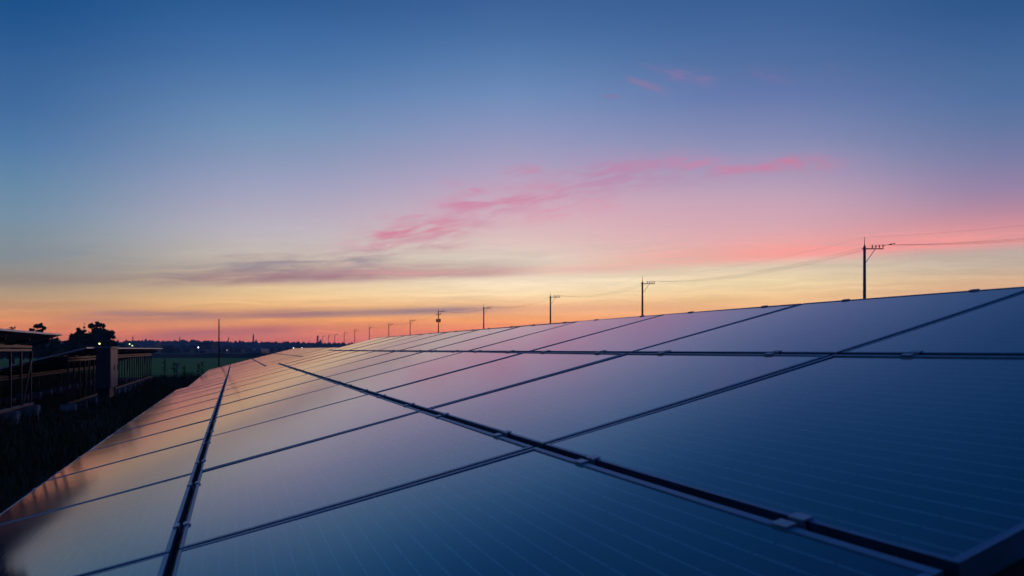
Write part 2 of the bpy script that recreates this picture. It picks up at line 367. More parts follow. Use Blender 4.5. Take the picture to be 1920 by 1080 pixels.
def sheet(name, x0, x1, y0, y1, z, c1, c2, sx, sy):
    mb = MB(); mb.quad((x0, y0, z), (x1, y0, z), (x1, y1, z), (x0, y1, z))
    m = bpy.data.materials.new(name); m.use_nodes = True; t = m.node_tree; b = t.nodes['Principled BSDF']
    c = t.nodes.new('ShaderNodeTexCoord'); mp = t.nodes.new('ShaderNodeMapping'); t.links.new(c.outputs['Object'], mp.inputs[0])
    mp.inputs['Scale'].default_value = (sx, sy, 1)
    n1 = NOISE(t, G(mp.outputs[0]), 1, 7, .6)
    col = MIX(t, SM(t, n1, .35, .65), c1, c2); t.links.new(col.s, b.inputs['Base Color']); b.inputs['Roughness'].default_value = .9
    b.inputs['Specular IOR Level'].default_value = .1
    o = mb.build(name, m); tag(o, kind='structure'); return o
sheet("rice_field", -190, 90, 66, 235, -.50, (.11, .34, .06), (.15, .44, .08), .02, .3)
sheet("far_field", -420, 160, 285, 470, -.50, (.05, .10, .035), (.07, .13, .05), .01, .05)
# low dark bank between the two fields
def bank():
    mb = MB(); rnd = random.Random(5); n = 120; prof = [(-9, 0), (-4, .55), (0, 1.0), (6, .9), (14, 0)]; idx = []
    for i in range(n+1):
        x = -430 + 640*i/n; k = .8 + .4*rnd.random()
        idx.append(len(mb.v)); mb.v += [(x, 248+a+rnd.random()*.8, -.56+z*k) for a, z in prof]
    for a, b in zip(idx, idx[1:]):
        for j in range(len(prof)-1): mb.f.append((a+j, b+j, b+j+1, a+j+1))
    o = mb.build("grass_bank", mat("bank_scrub", (.03, .04, .02), .95, 0, .5, .4)); tag(o, kind='structure')
bank()

# ------------------------------------------------------------------ the near solar table: plane fitted to the photograph
S = 1.67
K0_R = [[-0.2632093, 0.9339832, 0.2416531], [0.0008177, -0.2502694, 0.9681759], [0.9647384, 0.2550305, 0.0651095]]
K0_t = (-0.7736333, 0.4379258, 0.3986923); K0_f, K0_cy = 1910.9627, 655.0
KF_R = [[-0.2866993, 0.9280424, 0.2377831], [0.0002889, -0.2481187, 0.9687296], [0.9580206, 0.2778028, 0.0708673]]
KF_t = (-0.8368052, 0.4770339, 0.3040593); KF_f, KF_cy, KF_k = 1767.0544, 654.9990, -0.2291679
A0, AF = 0.575799, 0.6303749         # row pitch, in units of the column pitch S
TRUE_PITCH = A0 * S                   # metres between rows
def cam_pt(Rm, t, u, v, wv):
    return [Rm[i][0]*u + Rm[i][1]*v - Rm[i][2]*wv + t[i] for i in range(3)]
def warp(u, v, wv=0.0):
    """table coordinates in metres (u along the row, v up the slope, wv off the face) -> world.
    The real table sags and twists a little along its length; the small offsets keep each seam where it stands."""
    a = cam_pt(K0_R, K0_t, u/S, v/S, wv/S)
    b = cam_pt(KF_R, KF_t, u/S, v/S*AF/A0, wv/S)
    z = a[2]
    if b[2] > .05 and z > .05:
        xb, yb = b[0]/b[2], b[1]/b[2]; r2 = xb*xb + yb*yb
        fade = 1.0 if r2 < .45 else max(0.0, 1 - (r2-.45)/1.1)
        d = 1 + KF_k*min(r2, .5)
        X = z*xb*d*KF_f/K0_f; Y = z*yb*d*KF_f/K0_f
        x = a[0]*(1-fade) + X*fade; y = a[1]*(1-fade) + Y*fade
    else: x, y = a[0], a[1]
    return Vector((x*S, z*S, H - y*S))
def flat(u, v, wv=0.0):
    a = cam_pt(K0_R, K0_t, u/S, v/S, wv/S)
    return Vector((a[0]*S, a[2]*S, H - a[1]*S))

LEN, PW = S - .022, TRUE_PITCH - .025    # one panel
TH = .040                                 # frame depth
LU, LV, LB = .020, .013, .008                       # frame lip widths

def panel_glass(mp, nu=8, nv=5, jit=(0,0,0,0), u0=0, v0=0):
    """glass and cell face, UV in metres"""
    a0, a1, b0, b1 = u0+LU, u0+LEN-LU, v0+LB, v0+PW-LV
    vs, fs, uvs = [], [], []
    for j in range(nv+1):
        for i in range(nu+1):
            s, t = i/nu, j/nv; dz = (jit[0]*(1-s)*(1-t)+jit[1]*s*(1-t)+jit[2]*s*t+jit[3]*(1-s)*t)
            uu, vv = a0+(a1-a0)*s, b0+(b1-b0)*t
            vs.append(mp(uu, vv, -.0022+dz)); uvs.append((uu-u0, vv-v0))
    for j in range(nv):
        for i in range(nu):
            k = j*(nu+1)+i; fs.append((k, k+nu+1, k+nu+2, k+1))
    me = bpy.data.meshes.new("solar_panel"); me.from_pydata([tuple(v) for v in vs], [], fs)
    uvl = me.uv_layers.new(name='UVMap')
    for p in me.polygons:
        for li, vi in zip(p.loop_indices, p.vertices): uvl.data[li].uv = uvs[vi]
    me.polygons.foreach_set('use_smooth', [True]*len(fs)); me.materials.append(m_glass); return me
def sub_box(mb, mp, a0, a1, b0, b1, z0, z1, nu=1, nv=1):
    """box in table coordinates, subdivided so that it follows the table"""
    nu = max(1, nu); nv = max(1, nv)
    us = [a0+(a1-a0)*i/nu for i in range(nu+1)]; vs = [b0+(b1-b0)*i/nv for i in range(nv+1)]
    def g(rows):
        n = len(mb.v); m_ = len(rows[0])
        for r in rows: mb.v += [tuple(p) for p in r]
        for j in range(len(rows)-1):
            for i in range(m_-1): mb.f.append((n+j*m_+i, n+j*m_+i+1, n+(j+1)*m_+i+1, n+(j+1)*m_+i))
    g([[mp(a, b, z1) for a in us] for b in vs]); g([[mp(a, b, z0) for a in us] for b in reversed(vs)])
    g([[mp(a, b0, z) for a in us] for z in (z0, z1)]); g([[mp(a, b1, z) for a in us] for z in (z1, z0)])
    g([[mp(a0, b, z) for b in vs] for z in (z1, z0)]); g([[mp(a1, b, z) for b in vs] for z in (z0, z1)])
def frame_mesh(mp, nu=8, nv=5, u0=0, v0=0):
    mb = MB(); a0, a1, b0, b1 = u0, u0+LEN, v0, v0+PW
    sub_box(mb, mp, a0, a1, b0, b0+LB, -TH, 0, nu, 1); sub_box(mb, mp, a0, a1, b1-LV, b1, -TH, 0, nu, 1)
    sub_box(mb, mp, a0, a0+LU, b0+LB, b1-LV, -TH, -.0004, 1, nv); sub_box(mb, mp, a1-LU, a1, b0+LB, b1-LV, -TH, -.0004, 1, nv)
    # back sheet
    sub_box(mb, mp, a0+LU, a1-LU, b0+LB, b1-LV, -.016, -.008, nu, nv)
    me = mb.me("panel_frame"); me.materials.append(m_frame); me.materials.append(m_back)
    nb = nu*nv*2 + nu*2 + nv*2
    for p in list(me.polygons)[-nb:]: p.material_index = 1
    return me
def clamp_mesh(mp, u, v, side):
    """edge clamp: plate over the frame lip, leg into the gap; side=-1 at a panel's lower edge, +1 upper edge"""
    mb = MB(); w_ = .023
    if side < 0: sub_box(mb, mp, u-w_, u+w_, v-.0035, v+.012, .0006, .0036); sub_box(mb, mp, u-w_, u+w_, v-.0068, v-.0032, -.034, .0034)
    else:        sub_box(mb, mp, u-w_, u+w_, v-.012, v+.0035, .0006, .0036); sub_box(mb, mp, u-w_, u+w_, v+.0032, v+.0068, -.034, .0034)
    return mb.me("clamp")

def support(root, inv, y_posts, length, plane, zg, rail_z, u_start=0.0, step=1.1, foot_step=2.2, cross=(0.62, 3.12), lean=False):
    """posts, purlins, rafters, braces, base rails and concrete footings of one table, in table axes:
    X to the right (up the slope), Y along the row, Z up; plane(x) = height of the panel underside"""
    for k, x in enumerate(cross):
        zt = plane(x) - .07
        mb = MB(); mb.box(x-.025, x+.025, u_start, u_start+length, zt-.045, zt+.01); mb.box(x-.03, x+.02, u_start, u_start+length, zt-.125, zt-.075)
        mb.build("purlin", m_rail if k == 1 else m_steel, root)
        mb = MB(); mb.box(x-.03, x+.03, u_start-.1, u_start+length+.1, rail_z-.03, rail_z+.03)
        mb.box(x+.032, x+.05, u_start-.1, u_start+length+.1, rail_z-.012, rail_z+.018)
        (mb.build("base_rail", m_rail, root) if k == 1 or not lean else None)
        n = int(length/(step if k == 1 else 4.4)); pm = MB(); pm.box(x-.022, x+.022, -.03, .03, rail_z+.03, zt-.125); pme = pm.me("post"); 
        for i in range(n+1):
            y = u_start + .05 + i*(length-.1)/n
            link("post", pme, m_steel, root, (0, y, 0))
        bm_ = MB(); bm_.bar((x+.035, 0, zt-.13), (x+.035, -1.15, rail_z+.03), .03, .03); bme = bm_.me("brace")
        j = 0; y = u_start+length
        while y > u_start+1.3:
            link("brace", bme, m_rail, root, (0, y, 0)); y -= 4.4
            if lean and k == 0: break
        fm = MB(); fm.box(x-.2, x+.2, -.19, .19, zg-.15, rail_z-.031)
        for q in range(4):
            pass
        fme = fm.me("footing"); m = int(length/foot_step)
        for i in range(m+1):
            link("footing", fme, m_conc, root, (0, u_start + .15 + i*(length-.3)/m, 0))
    rm = MB(); x0, x1 = .1, cross[1]+.4
    rm.bar((x0, 0, plane(x0)-.05), (x1, 0, plane(x1)-.05), .04, .05); rme = rm.me("rafter"); n = int(length/2.2)
    for i in range(n+1): link("rafter", rme, m_steel, root, (0, u_start + .05 + i*(length-.1)/n, 0))
    if lean: return
    km = MB(); km.bar((cross[0], 0, plane(cross[0])-.25), (cross[1], 0, rail_z+.05), .03, .03); kme = km.me("cross_brace")
    for i in range(n+1): link("cross_brace", kme, m_steel, root, (0, u_start + .11 + i*(length-.1)/n, 0))

TILT = math.asin(0.2502694); RZ = atan2(0.2632093, 0.9647384)
ux, uy = -sin(RZ), cos(RZ)
rx, ry = cos(RZ), sin(RZ)

# near table ----------------------------------------------------------------
o0 = flat(0, 0)
NC = 11
near = empty("solar_array", (o0.x, o0.y, 0.0), "long tilted table of blue-black solar panels filling the foreground, reflecting the pink sky", "solar array", "tilted tables of solar panels")
inv = Vector((-o0.x, -o0.y, 0))
rnd = random.Random(11)
def mpn(u, v, z): return warp(u, v, z) + inv
far_clamps = MB()
for c in range(NC):
    for r in range(4):
        u0, v0 = c*S + .011, r*TRUE_PITCH + .0125
        jit = [rnd.uniform(-.0019, .0019) for _ in range(4)]
        nu = 14 if c < 2 else 8
        p = link("solar_panel", panel_glass(mpn, nu, 6, jit, u0, v0), None, near)
        link("panel_frame", frame_mesh(mpn, nu, 6, u0, v0), None, p)
        for k, fu in enumerate((.225, .775)):
            for side in (-1, 1):
                uu = u0 + LEN*fu; vv = v0 if side < 0 else v0+PW
                if c < 6: link("clamp", clamp_mesh(mpn, uu, vv, side), m_clamp, p)
                else:
                    cm = clamp_mesh(mpn, uu, vv, side); n = len(far_clamps.v)
                    far_clamps.v += [tuple(q.co) for q in cm.vertices]; far_clamps.f += [tuple(n+i for i in q.vertices) for q in cm.polygons]
                    bpy.data.meshes.remove(cm)
fc = link("clamp", far_clamps.me("clamp"), m_clamp, near); fc['kind'] = 'stuff'
nsup = empty("x", (0, 0, 0), "x", "x"); bpy.data.objects.remove(nsup)
# its supports stand in table axes: use a rotated build, baked into the root's frame
class RotLink: pass
def baked_support(root, rz, origin, **kw):
    before = set(bpy.data.objects)
    support(root, None, None, **kw)
    rot_m = Matrix.Rotation(rz, 4, 'Z')
    for o in set(bpy.data.objects) - before:
        o.location = rot_m @ Vector(o.location) + Vector(origin); o.rotation_euler = (0, 0, rz)
z_low = o0.z
baked_support(near, RZ, (0, 0, 0), length=NC*S-.3, plane=lambda x: z_low + x*tan(TILT) - TH - .03, zg=-.1, rail_z=.22, u_start=.15, step=1.67, foot_step=3.3)

# the other tables share one prototype panel --------------------------------
g_me = panel_glass(lambda u, v, z: Vector((v*cos(TILT) - z*sin(TILT), u, v*sin(TILT) + z*cos(TILT))), 1, 1)
f_me = frame_mesh(lambda u, v, z: Vector((v*cos(TILT) - z*sin(TILT), u, v*sin(TILT) + z*cos(TILT))), 1, 1)
f_me2 = f_me.copy(); f_me2.materials[0] = m_silver
def flip(me):
    bm = bmesh.new(); bm.from_mesh(me); bmesh.ops.recalc_face_normals(bm, faces=bm.faces); bm.to_mesh(me); bm.free()
def far_table(low_edge, ncols, label, z_ground, rail_z, end_trim=.6, sup=True, fm=None):
    """low_edge: world position of the near low corner of the table"""
    root = empty("solar_array", (low_edge.x, low_edge.y, z_ground), label, "solar array", "tilted tables of solar panels", RZ)
    zl = low_edge.z - z_ground; rr = random.Random(ncols)
    for c in range(ncols):
        for r in range(4):
            p = link("solar_panel", g_me, None, root, (r*TRUE_PITCH*cos(TILT), c*S, zl + r*TRUE_PITCH*sin(TILT)))
            p.rotation_euler = (rr.uniform(-.0015, .0015), rr.uniform(-.0012, .0012), 0)
            link("panel_frame", fm or f_me, None, p)
    if sup:
        support(root, None, None, ncols*S-2*end_trim, lambda x: zl + x*tan(TILT) - TH - .03, 0.0-.1, rail_z - z_ground, end_trim, lean=True)
    return root
# second table, farther along the same row, a little lower
t2 = flat(12.35*S, 0) - Vector((0, 0, .154))
far_table(t2, 15, "smaller-looking far solar table seen edge to edge beyond the foreground table's far end", -.35, -.05)
# left-hand row
def left_pt(X, s, z): return Vector((-X*rx + s*ux, -X*ry + s*uy, z))
W4 = 4*TRUE_PITCH*cos(TILT)
zh1 = H + .38; n1 = 15
far_table(left_pt(4.0+W4, 26.7-n1*S, zh1 - 4*TRUE_PITCH*sin(TILT)), n1, "dark table of solar panels at the left picture edge, seen from under its raised side", -.05, H-1.28, fm=f_me2)
zh2 = H + .07; n2 = 19
far_table(left_pt(4.0+W4, 31.0, zh2 - 4*TRUE_PITCH*sin(TILT)), n2, "lower dark solar table behind the grey switch cabinet, left of the green field", -.38, H-1.56, fm=f_me2)

# cabinet standing beside the left row ---------------------------------------
cb = left_pt(4.01, 32.9, -.36)
cab = empty("electrical_cabinet", cb, "tall grey electrical cabinet on a dark stand beside the left solar tables", "cabinet", None, RZ)
zb, zt = .32+.36, H+.04+.36
mb = MB(); mb.box(0, .40, 0, 1.95, zb, zt); c_ = mb.build("housing", m_housing_shaded, cab)
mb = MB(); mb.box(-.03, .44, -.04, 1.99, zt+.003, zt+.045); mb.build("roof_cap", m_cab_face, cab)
for k in range(2):
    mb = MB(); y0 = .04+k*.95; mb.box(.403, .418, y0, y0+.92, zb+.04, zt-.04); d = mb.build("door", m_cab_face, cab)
    mb = MB(); mb.box(.419, .44, y0+.80, y0+.84, (zb+zt)/2-.08, (zb+zt)/2+.08); mb.build("handle", m_dark, d)
for y0 in (.15, 1.7):
    for x0 in (.03, .31):
        mb = MB(); mb.box(x0, x0+.06, y0, y0+.06, 0, zb-.003); mb.build("leg", m_dark, cab)
mb = MB(); mb.box(.06, .34, .3, 1.6, zb-.30, zb-.003); mb.build("cable_box", m_dark, cab)

# ------------------------------------------------------------------ utility poles and wires
ORD = ["rightmost", "second", "third", "fourth", "fifth", "sixth", "seventh", "eighth", "ninth", "tenth", "eleventh", "twelfth", "thirteenth"]
pole_px = [1621, 1204.5, 1032, 907, 822, 769, 729, 692.5, 665, 645.5, 627.5, 616, 605]
pole_top = [462, 529, 555, 576, 583, 600, 607, 613, 618.5, 623, 627, 628, 630]
pp = []
for x, yt in zip(pole_px, pole_top):
    Y = 111029/(x-438.7); pp.append((Vector(((x-960)/FPX*Y, Y, -.55)), (HZ-yt)/FPX*Y + H + .55))
def make_pole(h, arm=1.75, ins=4, xf=False, detail=True):
    root = bpy.data.objects.new("utility_pole", None); COL.objects.link(root)
    k = 12 if detail else 6
    mb = MB(); mb.tube([(0,0,0), (0,0,h*.5), (0,0,h)], [.17, .15, .12], k); mb.build("shaft", m_poleconc, root, smooth=True)
    mb = MB(); mb.tube([(0,0,h), (0,0,h+.12), (0,0,h+.25), (0,0,h+.85)], [.07, .05, .03, .022], 6); mb.build("lightning_rod", m_dark, root)
    za = h-.22
    mb = MB(); mb.bar((-.22, 0, za), (arm, 0, za), .09, .09); mb.build("crossarm", m_dark, root)
    mb = MB(); mb.tube([(.12, 0, za-1.25), (.98, 0, za-.04)], .03, 6); mb.build("brace", m_dark, root)
    for i in range(ins):
        x = .72 + i*(arm-.77)/(ins-1)
        mb = MB(); mb.tube([(x,0,za+.04), (x,0,za+.10), (x,0,za+.14), (x,0,za+.24), (x,0,za+.27), (x,0,za+.34)], [.025, .025, .06, .045, .065, .03], 8)
        mb.build("insulator", m_dark, root)
    if xf:
        mb = MB(); mb.bar((-.75, 0, za-.75), (.75, 0, za-.75), .08, .08); mb.build("crossarm", m_dark, root)
        for i, x in enumerate((-.65, -.35, .4, .68)):
            mb = MB(); mb.tube([(x,0,za-.71), (x,0,za-.6), (x,0,za-.45)], [.03, .06, .035], 6); mb.build("insulator", m_dark, root)
        for x in (-.42, .42):
            mb = MB(); mb.tube([(x,0,za-3.0), (x,0,za-2.95), (x,0,za-2.1), (x,0,za-2.02)], [.2, .25, .25, .12], 12); t_ = mb.build("transformer_can", m_dark, root)
            mb = MB(); mb.tube([(x,0,za-2.02), (x,0,za-1.86)], .03, 6); mb.build("bushing", m_dark, t_)
    return root
for i, (b, h) in enumerate(pp):
    r_ = make_pole(h, xf=(i == 4), detail=i < 5); r_.location = b
    if i == 0: lab = "rightmost and tallest utility pole, with four-insulator side arm, behind the panels' top edge"
    elif i == 4: lab = "utility pole with two transformer cans and a double crossarm"
    elif i == 12: lab = "farthest and leftmost small utility pole, beside the twin-drum radio tower"
    else: lab = "%s utility pole counting from the right, side arm towards the right" % ORD[i]
    tag(r_, lab, "utility pole", "utility poles in a line behind the panels")
off_b = Vector((46.4, 43.2, -.4)); off_h = 9.5+.55
def conductor(f, sag, rad, label):
    pts = []
    seq = [(off_b, off_h)] + pp
    for (a, ha), (b, hb) in zip(seq, seq[1:]):
        pa, pb = f(a, ha), f(b, hb); n = 14
        for k in range(n): 
            t = k/n; q = pa.lerp(pb, t); q.z -= sag*4*t*(1-t); pts.append(q)
    pts.append(f(*pp[-1]))
    mb = MB(); mb.tube(pts, rad, 4, True); o = mb.build("overhead_wire", m_wire); tag(o, label, "wire", "overhead wires strung along the utility poles")
names = ["inner overhead conductor nearest the pole shafts, strung over the first insulators", "middle overhead conductor strung over the third insulators of the arms", "outer overhead conductor strung over the arm tips"]
for x, sg, nm in ((.72, .95, names[0]), (1.37, 1.0, names[1]), (1.70, 1.1, names[2])):
    conductor(lambda a, h, x=x: a + Vector((x, 0, h-.22+.35)), sg, .007, nm)
conductor(lambda a, h: a + Vector((0, 0, h+.84)), .75, .004, "topmost thin ground wire running between the pole tips")
# strain insulator hanging out of the first pole's arm
mb = MB(); b, h = pp[0]; d_ = (off_b - b).normalized(); q = b + Vector((1.70, 0, h-.22+.30))
mb.tube([q, q+d_*.9+Vector((0,0,-.01)), q+d_*1.0, q+d_*1.25, q+d_*1.3, q+d_*1.5, q+d_*1.6, q+d_*1.8], [.02, .02, .06, .06, .02, .02, .06, .02], 6)
o = mb.build("strain_insulator", m_dark); tag(o, "dark strain insulator on the wires just right of the rightmost pole's arm", "insulator")

# thin mast at the end of the aisle
mp_ = P(410.5, 700, 58); mp_.z = gz(0, 58)
mast = empty("mast", mp_, "thin lone steel mast rising above the horizon left of the panels", "mast")
ht = P(0, 598, 58).z - mp_.z
mb = MB(); mb.tube([(0,0,0), (0,0,ht*.5), (0,0,ht)], [.055, .042, .03], 8); mb.build("shaft", m_dark, mast)
mb = MB(); mb.tube([(0,0,-.1), (0,0,.75)], .13, 10); mb.build("sleeve", m_conc, mast)
b2 = P(332, 695, 60); b2.z = gz(0, 60)
pm = empty("marker_post", b2, "short pale post in the green field left of the thin mast", "post")
mb = MB(); mb.tube([(0,0,0), (0,0,.98)], .055, 8); mb.build("shaft", m_conc, pm)
mb = MB(); mb.box(-.16, .16, -.05, .05, .985, 1.07); mb.build("cap", m_conc, pm)

# ------------------------------------------------------------------ trees
def crown_mesh(name, h, wd, seed, nleaf, blobs=None, leaf=.16):
    rd = random.Random(seed); mb = MB()
    if blobs is None:
        blobs = []
        for i in range(16):
            t = rd.uniform(.22, 1.0); rr_ = wd*.5*(1-abs(t-.5)*1.05)
            a = rd.uniform(0, 2*pi); d = rr_*sqrt(rd.random())*.8
            blobs.append((d*cos(a), d*sin(a), h*t - wd*.08, rd.uniform(.13, .24)*wd))
    for b in list(blobs):          # ragged smaller clumps round each main one
        for _ in range(4):
            a = rd.uniform(0, 2*pi); e = rd.uniform(-.5, .8); d = b[3]*rd.uniform(.75, 1.15)
            blobs.append((b[0]+cos(a)*d, b[1]+sin(a)*d*.6, b[2]+e*d, b[3]*rd.uniform(.28, .5)))
    tot = sum(b[3]**2 for b in blobs)
    for bx, by, bz, br in blobs:
        for _ in range(int(nleaf*br*br/tot)):
            while True:
                q = Vector([rd.gauss(0, 1) for _ in range(3)])
                if q.length > .01: break
            q.normalize(); q *= br*(rd.random()**.45)*(1+.25*rd.random()); q.z *= .8
            c = Vector((bx, by, bz)) + q
            a = Vector([rd.gauss(0, 1) for _ in range(3)]).normalized(); b = a.orthogonal().normalized()
            s = leaf*rd.uniform(.6, 1.4)
            mb.quad(c-a*s, c+b*s*.6, c+a*s, c-b*s*.6)
    return mb.me(name)
def trunk_mesh(h, wd, seed):
    rd = random.Random(seed); mb = MB(); r0 = .035*h
    mb.tube([(0,0,0), (rd.uniform(-.1,.1), 0, h*.3), (rd.uniform(-.2,.2), .1, h*.6), (rd.uniform(-.3,.3), 0, h*.88)], [r0, r0*.75, r0*.5, r0*.15], 7)
    for _ in range(7):
        z = h*rd.uniform(.25, .7); a = rd.uniform(0, 2*pi); L = wd*rd.uniform(.25, .42)
        mb.tube([(0,0,z), (cos(a)*L*.5, sin(a)*L*.5, z+L*.35), (cos(a)*L, sin(a)*L, z+L*.8)], [r0*.35, r0*.22, r0*.08], 5)
    return mb.me("trunk")
def tree(px, ytop, Y, wpx, seed, label, nleaf=2600, blobs=None, group=None, leaf=.16, cm=None):
    base = P(px, 0, Y); base.z = -.55; h = (HZ-ytop)/FPX*Y + H + .55; wd = wpx/FPX*Y
    root = empty("tree", base, label, "tree", group)
    link("trunk", trunk_mesh(h, wd, seed), m_bark, root)
    if blobs: blobs = [(x*wd, y*wd, z*h, r*wd) for x, y, z, r in blobs]
    link("crown", crown_mesh("crown", h, wd, seed, nleaf, blobs, leaf), m_leaf, root)
    return root
TG = "trees grouped behind the left solar tables"
tree(148, 613, 150, 46, 1, "bushy round-topped tree, left one of the clump behind the left tables", 8000, [(-.3,0,.55,.2),(-.2,0,.72,.17),(0,.1,.82,.16),(.2,0,.7,.2),(.35,0,.5,.2),(-.4,0,.35,.2),(0,0,.45,.28),(.1,.1,.6,.22),(-.02,0,.93,.07),(-.45,0,.2,.18),(.4,0,.25,.2),(0,0,.2,.25)], TG)
tree(193, 612, 155, 50, 2, "widest dark tree of the clump, right one with a domed crown", 9000, [(-.25,0,.6,.22),(0,0,.82,.2),(.2,0,.75,.2),(.36,0,.5,.18),(-.35,0,.4,.2),(.1,0,.5,.3),(.45,0,.3,.14),(0,0,.3,.3),(-.1,.1,.7,.22),(-.4,0,.2,.2),(.35,0,.2,.2),(.5,0,.15,.1)], TG)
tree(180, 603, 150, 40, 3, "taller ragged pine rising out of the clump with gaps of sky", 3200, [(-.2,0,.90,.15),(.12,0,.93,.13),(.3,0,.9,.13),(-.05,0,.8,.14),(.15,0,.72,.2),(-.25,0,.66,.2),(0,0,.55,.25)], TG, .12)
tree(158, 606, 152, 12, 4, "slim spiky conifer top between the two round trees", 700, [(0,0,.98,.07),(0,0,.9,.14),(0,0,.8,.25),(0,0,.65,.4),(0,0,.5,.5)], TG, .12)
tree(71, 608, 120, 30, 5, "spreading tree top just above the left table's upper edge", 1500, [(-.35,0,.86,.12),(-.1,0,.95,.14),(.15,0,.96,.14),(.38,0,.9,.12),(.1,0,.8,.2),(0,0,.65,.25),(.3,0,.72,.15)], None, .13)
tree(24, 613, 150, 30, 6, "low tree crown barely showing above the leftmost table edge", 900, None, None, .14)
tree(84, 629.5, 135, 66, 7, "low dark tree row part filling the gap at the left table's end", 3000, [(-.4,0,.75,.14),(-.2,0,.8,.16),(0,0,.82,.16),(.2,0,.8,.15),(.4,0,.72,.14),(-.3,0,.45,.22),(0,0,.45,.25),(.3,0,.45,.22)], None, .15)
tree(26, 628, 135, 72, 8, "low dark tree behind the leftmost table's posts", 3000, [(-.4,0,.75,.14),(-.2,0,.8,.16),(0,0,.82,.16),(.2,0,.8,.15),(.4,0,.72,.14),(-.3,0,.45,.22),(0,0,.45,.25),(.3,0,.45,.22)], None, .15)
# a tall tree just outside the left frame edge: its dark crown is mirrored in the lowest near panels
tree(-262, 300, 42, 300, 9, "tall dark tree beyond the left picture edge, mirrored in the lowest panels", 14000, None, None, .2)
# tree clumps in the distance
FT = "far trees in front of the ridge"
protos = [(crown_mesh("crown", 6, 7, 30+i, 900, None, .3), trunk_mesh(6, 6, 30+i)) for i in range(4)]
far_spec = [(232,644,520,1.1),(258,647,500,.8),(322,648,560,1.0),(334,650,540,.8),(347,647,600,1.1),(362,646,560,1.2),(402,650,640,.8),(432,647,620,1.3),(424,649,600,.9),(458,650,700,1.1),(500,650,720,1.2),(522,649,760,1.4),(540,651,700,1.0),(584,650,800,1.2),(612,649,820,1.3),(640,650,780,1.1),(300,646,600,1.2),(312,650,520,.8)]
far_lab = ["rounded far tree left of the blue shed", "low far tree right behind the table's yellow lamps", "small round far tree left of the short field post", "lowest far tree above the short field post", "broad far tree right of the short field post",
 "dark far tree touching the long flat-roofed building", "pale low far tree between long building and mast", "largest far tree just right of the thin mast", "small far tree pressed against the mast's right side", "far tree halfway between mast and greenhouse",
 "far tree right of the greenhouse", "wide far tree under the lone pylon", "short far tree left of the paired white lamps", "far tree right of the paired white lamps", "far tree below the twin-drum radio tower", "last far tree before the panels hide the ground", "dark far tree at the end of the lower left table", "small bush-like far tree near the field edge"]
for i, ((px, yt, Y, s), lab) in enumerate(zip(far_spec, far_lab)):
    base = P(px, 0, Y); base.z = -.55; root = empty("tree", base, lab, "tree", FT)
    cm, tm = protos[i % 4]; h = (HZ-yt)/FPX*Y + H + .55; sc_ = h/6.6
    for nm, me_, mt in (("trunk", tm, m_bark), ("crown", cm, m_leaf)):
        o = link(nm, me_, mt, root); o.scale = (sc_*s*1.2, sc_*s*1.2, sc_)

# far tree on the ridge line and wooded ridge
def ridge(name, Y, tops, seed, rough, colr, depth=260, bumps=1.5):
    rd = random.Random(seed); mb = MB(); idx = []; n = 3600
    x0, x1 = -2600, 2600
    def top(px):
        for (a, ya), (b, yb) in zip(tops, tops[1:]):
            if a <= px <= b: return ya + (yb-ya)*(px-a)/(b-a)
        return tops[0][1] if px < tops[0][0] else tops[-1][1]
    hj = 0
    for i in range(n+1):
        x = x0 + (x1-x0)*i/n; px = 960 + x/Y*FPX
        hj = hj*.35 + rd.uniform(-1, 1)*bumps; hb_ = (HZ-top(px))/FPX*Y + H - 2; hz_ = (HZ-top(px))/FPX*Y + H + hj + (rd.random() < .08)*rd.uniform(.5, 3)*rough
        idx.append(len(mb.v))
        mb.v += [(x, Y-30, -2), (x, Y-14, hz_*.45+rd.uniform(-1, 1)), (x, Y, hz_), (x, Y+5, hb_*.75), (x, Y+depth, -5)]
    for a, b in zip(idx, idx[1:]):
        for j in range(4): mb.f.append((a+j, b+j, b+j+1, a+j+1))
    o = mb.build(name, mat(name+"_woods", colr, .95, 0, .4, .02)); tag(o, kind='structure'); return o
ridge("hills", 1450, [(-3000,634),(0,638),(210,641),(260,639),(320,638.5),(400,639.5),(470,641),(560,641.5),(640,643.5),(700,647),(800,650),(1300,648),(2600,640),(4000,636)], 4, 1.2, (.03, .045, .03))

# radio tower with drums, pylons on the ridge
def lattice(px, ytop, Y, wpx, label, drums=(), cat="pylon", arms=()):
    b = P(px, 0, Y); b.z = -.55; h = (HZ-ytop)/FPX*Y + H + .55; wd = wpx/FPX*Y
    root = empty("lattice_tower", b, label, cat)
    mb = MB(); n = 8
    for sx, sy in ((-1,-1),(1,-1),(1,1),(-1,1)):
        mb.tube([(sx*wd*.5, sy*wd*.5, 0), (sx*wd*.12, sy*wd*.12, h)], .12*Y/600, 4)
    for k in range(n):
        z0, z1 = h*k/n, h*(k+1)/n; r0 = wd*(.5-.38*k/n); r1 = wd*(.5-.38*(k+1)/n)
        for sy in (-1, 1):
            mb.tube([(-r0, sy*r0, z0), (r1, sy*r1, z1)], .07*Y/600, 4); mb.tube([(r0, sy*r0, z0), (-r1, sy*r1, z1)], .07*Y/600, 4)
    mb.tube([(0,0,h), (0,0,h*1.1)], .1*Y/600, 4)
    mb.build("lattice_frame", m_dark, root)
    for z, r_ in drums:
        zz = h - (z-ytop)/FPX*Y; rr_ = r_/FPX*Y
        mb = MB(); mb.tube([(0,0,zz-rr_*.5), (0,0,zz-rr_*.4), (0,0,zz+rr_*.4), (0,0,zz+rr_*.5)], [rr_*.5, rr_, rr_, rr_*.5], 12); mb.build("drum", m_dark, root)
    for z, r_ in arms:
        zz = h - (z-ytop)/FPX*Y; rr_ = r_/FPX*Y
        mb = MB(); mb.bar((-rr_, 0, zz), (rr_, 0, zz), .4, .4); mb.build("crossarm", m_dark, root)
    return root
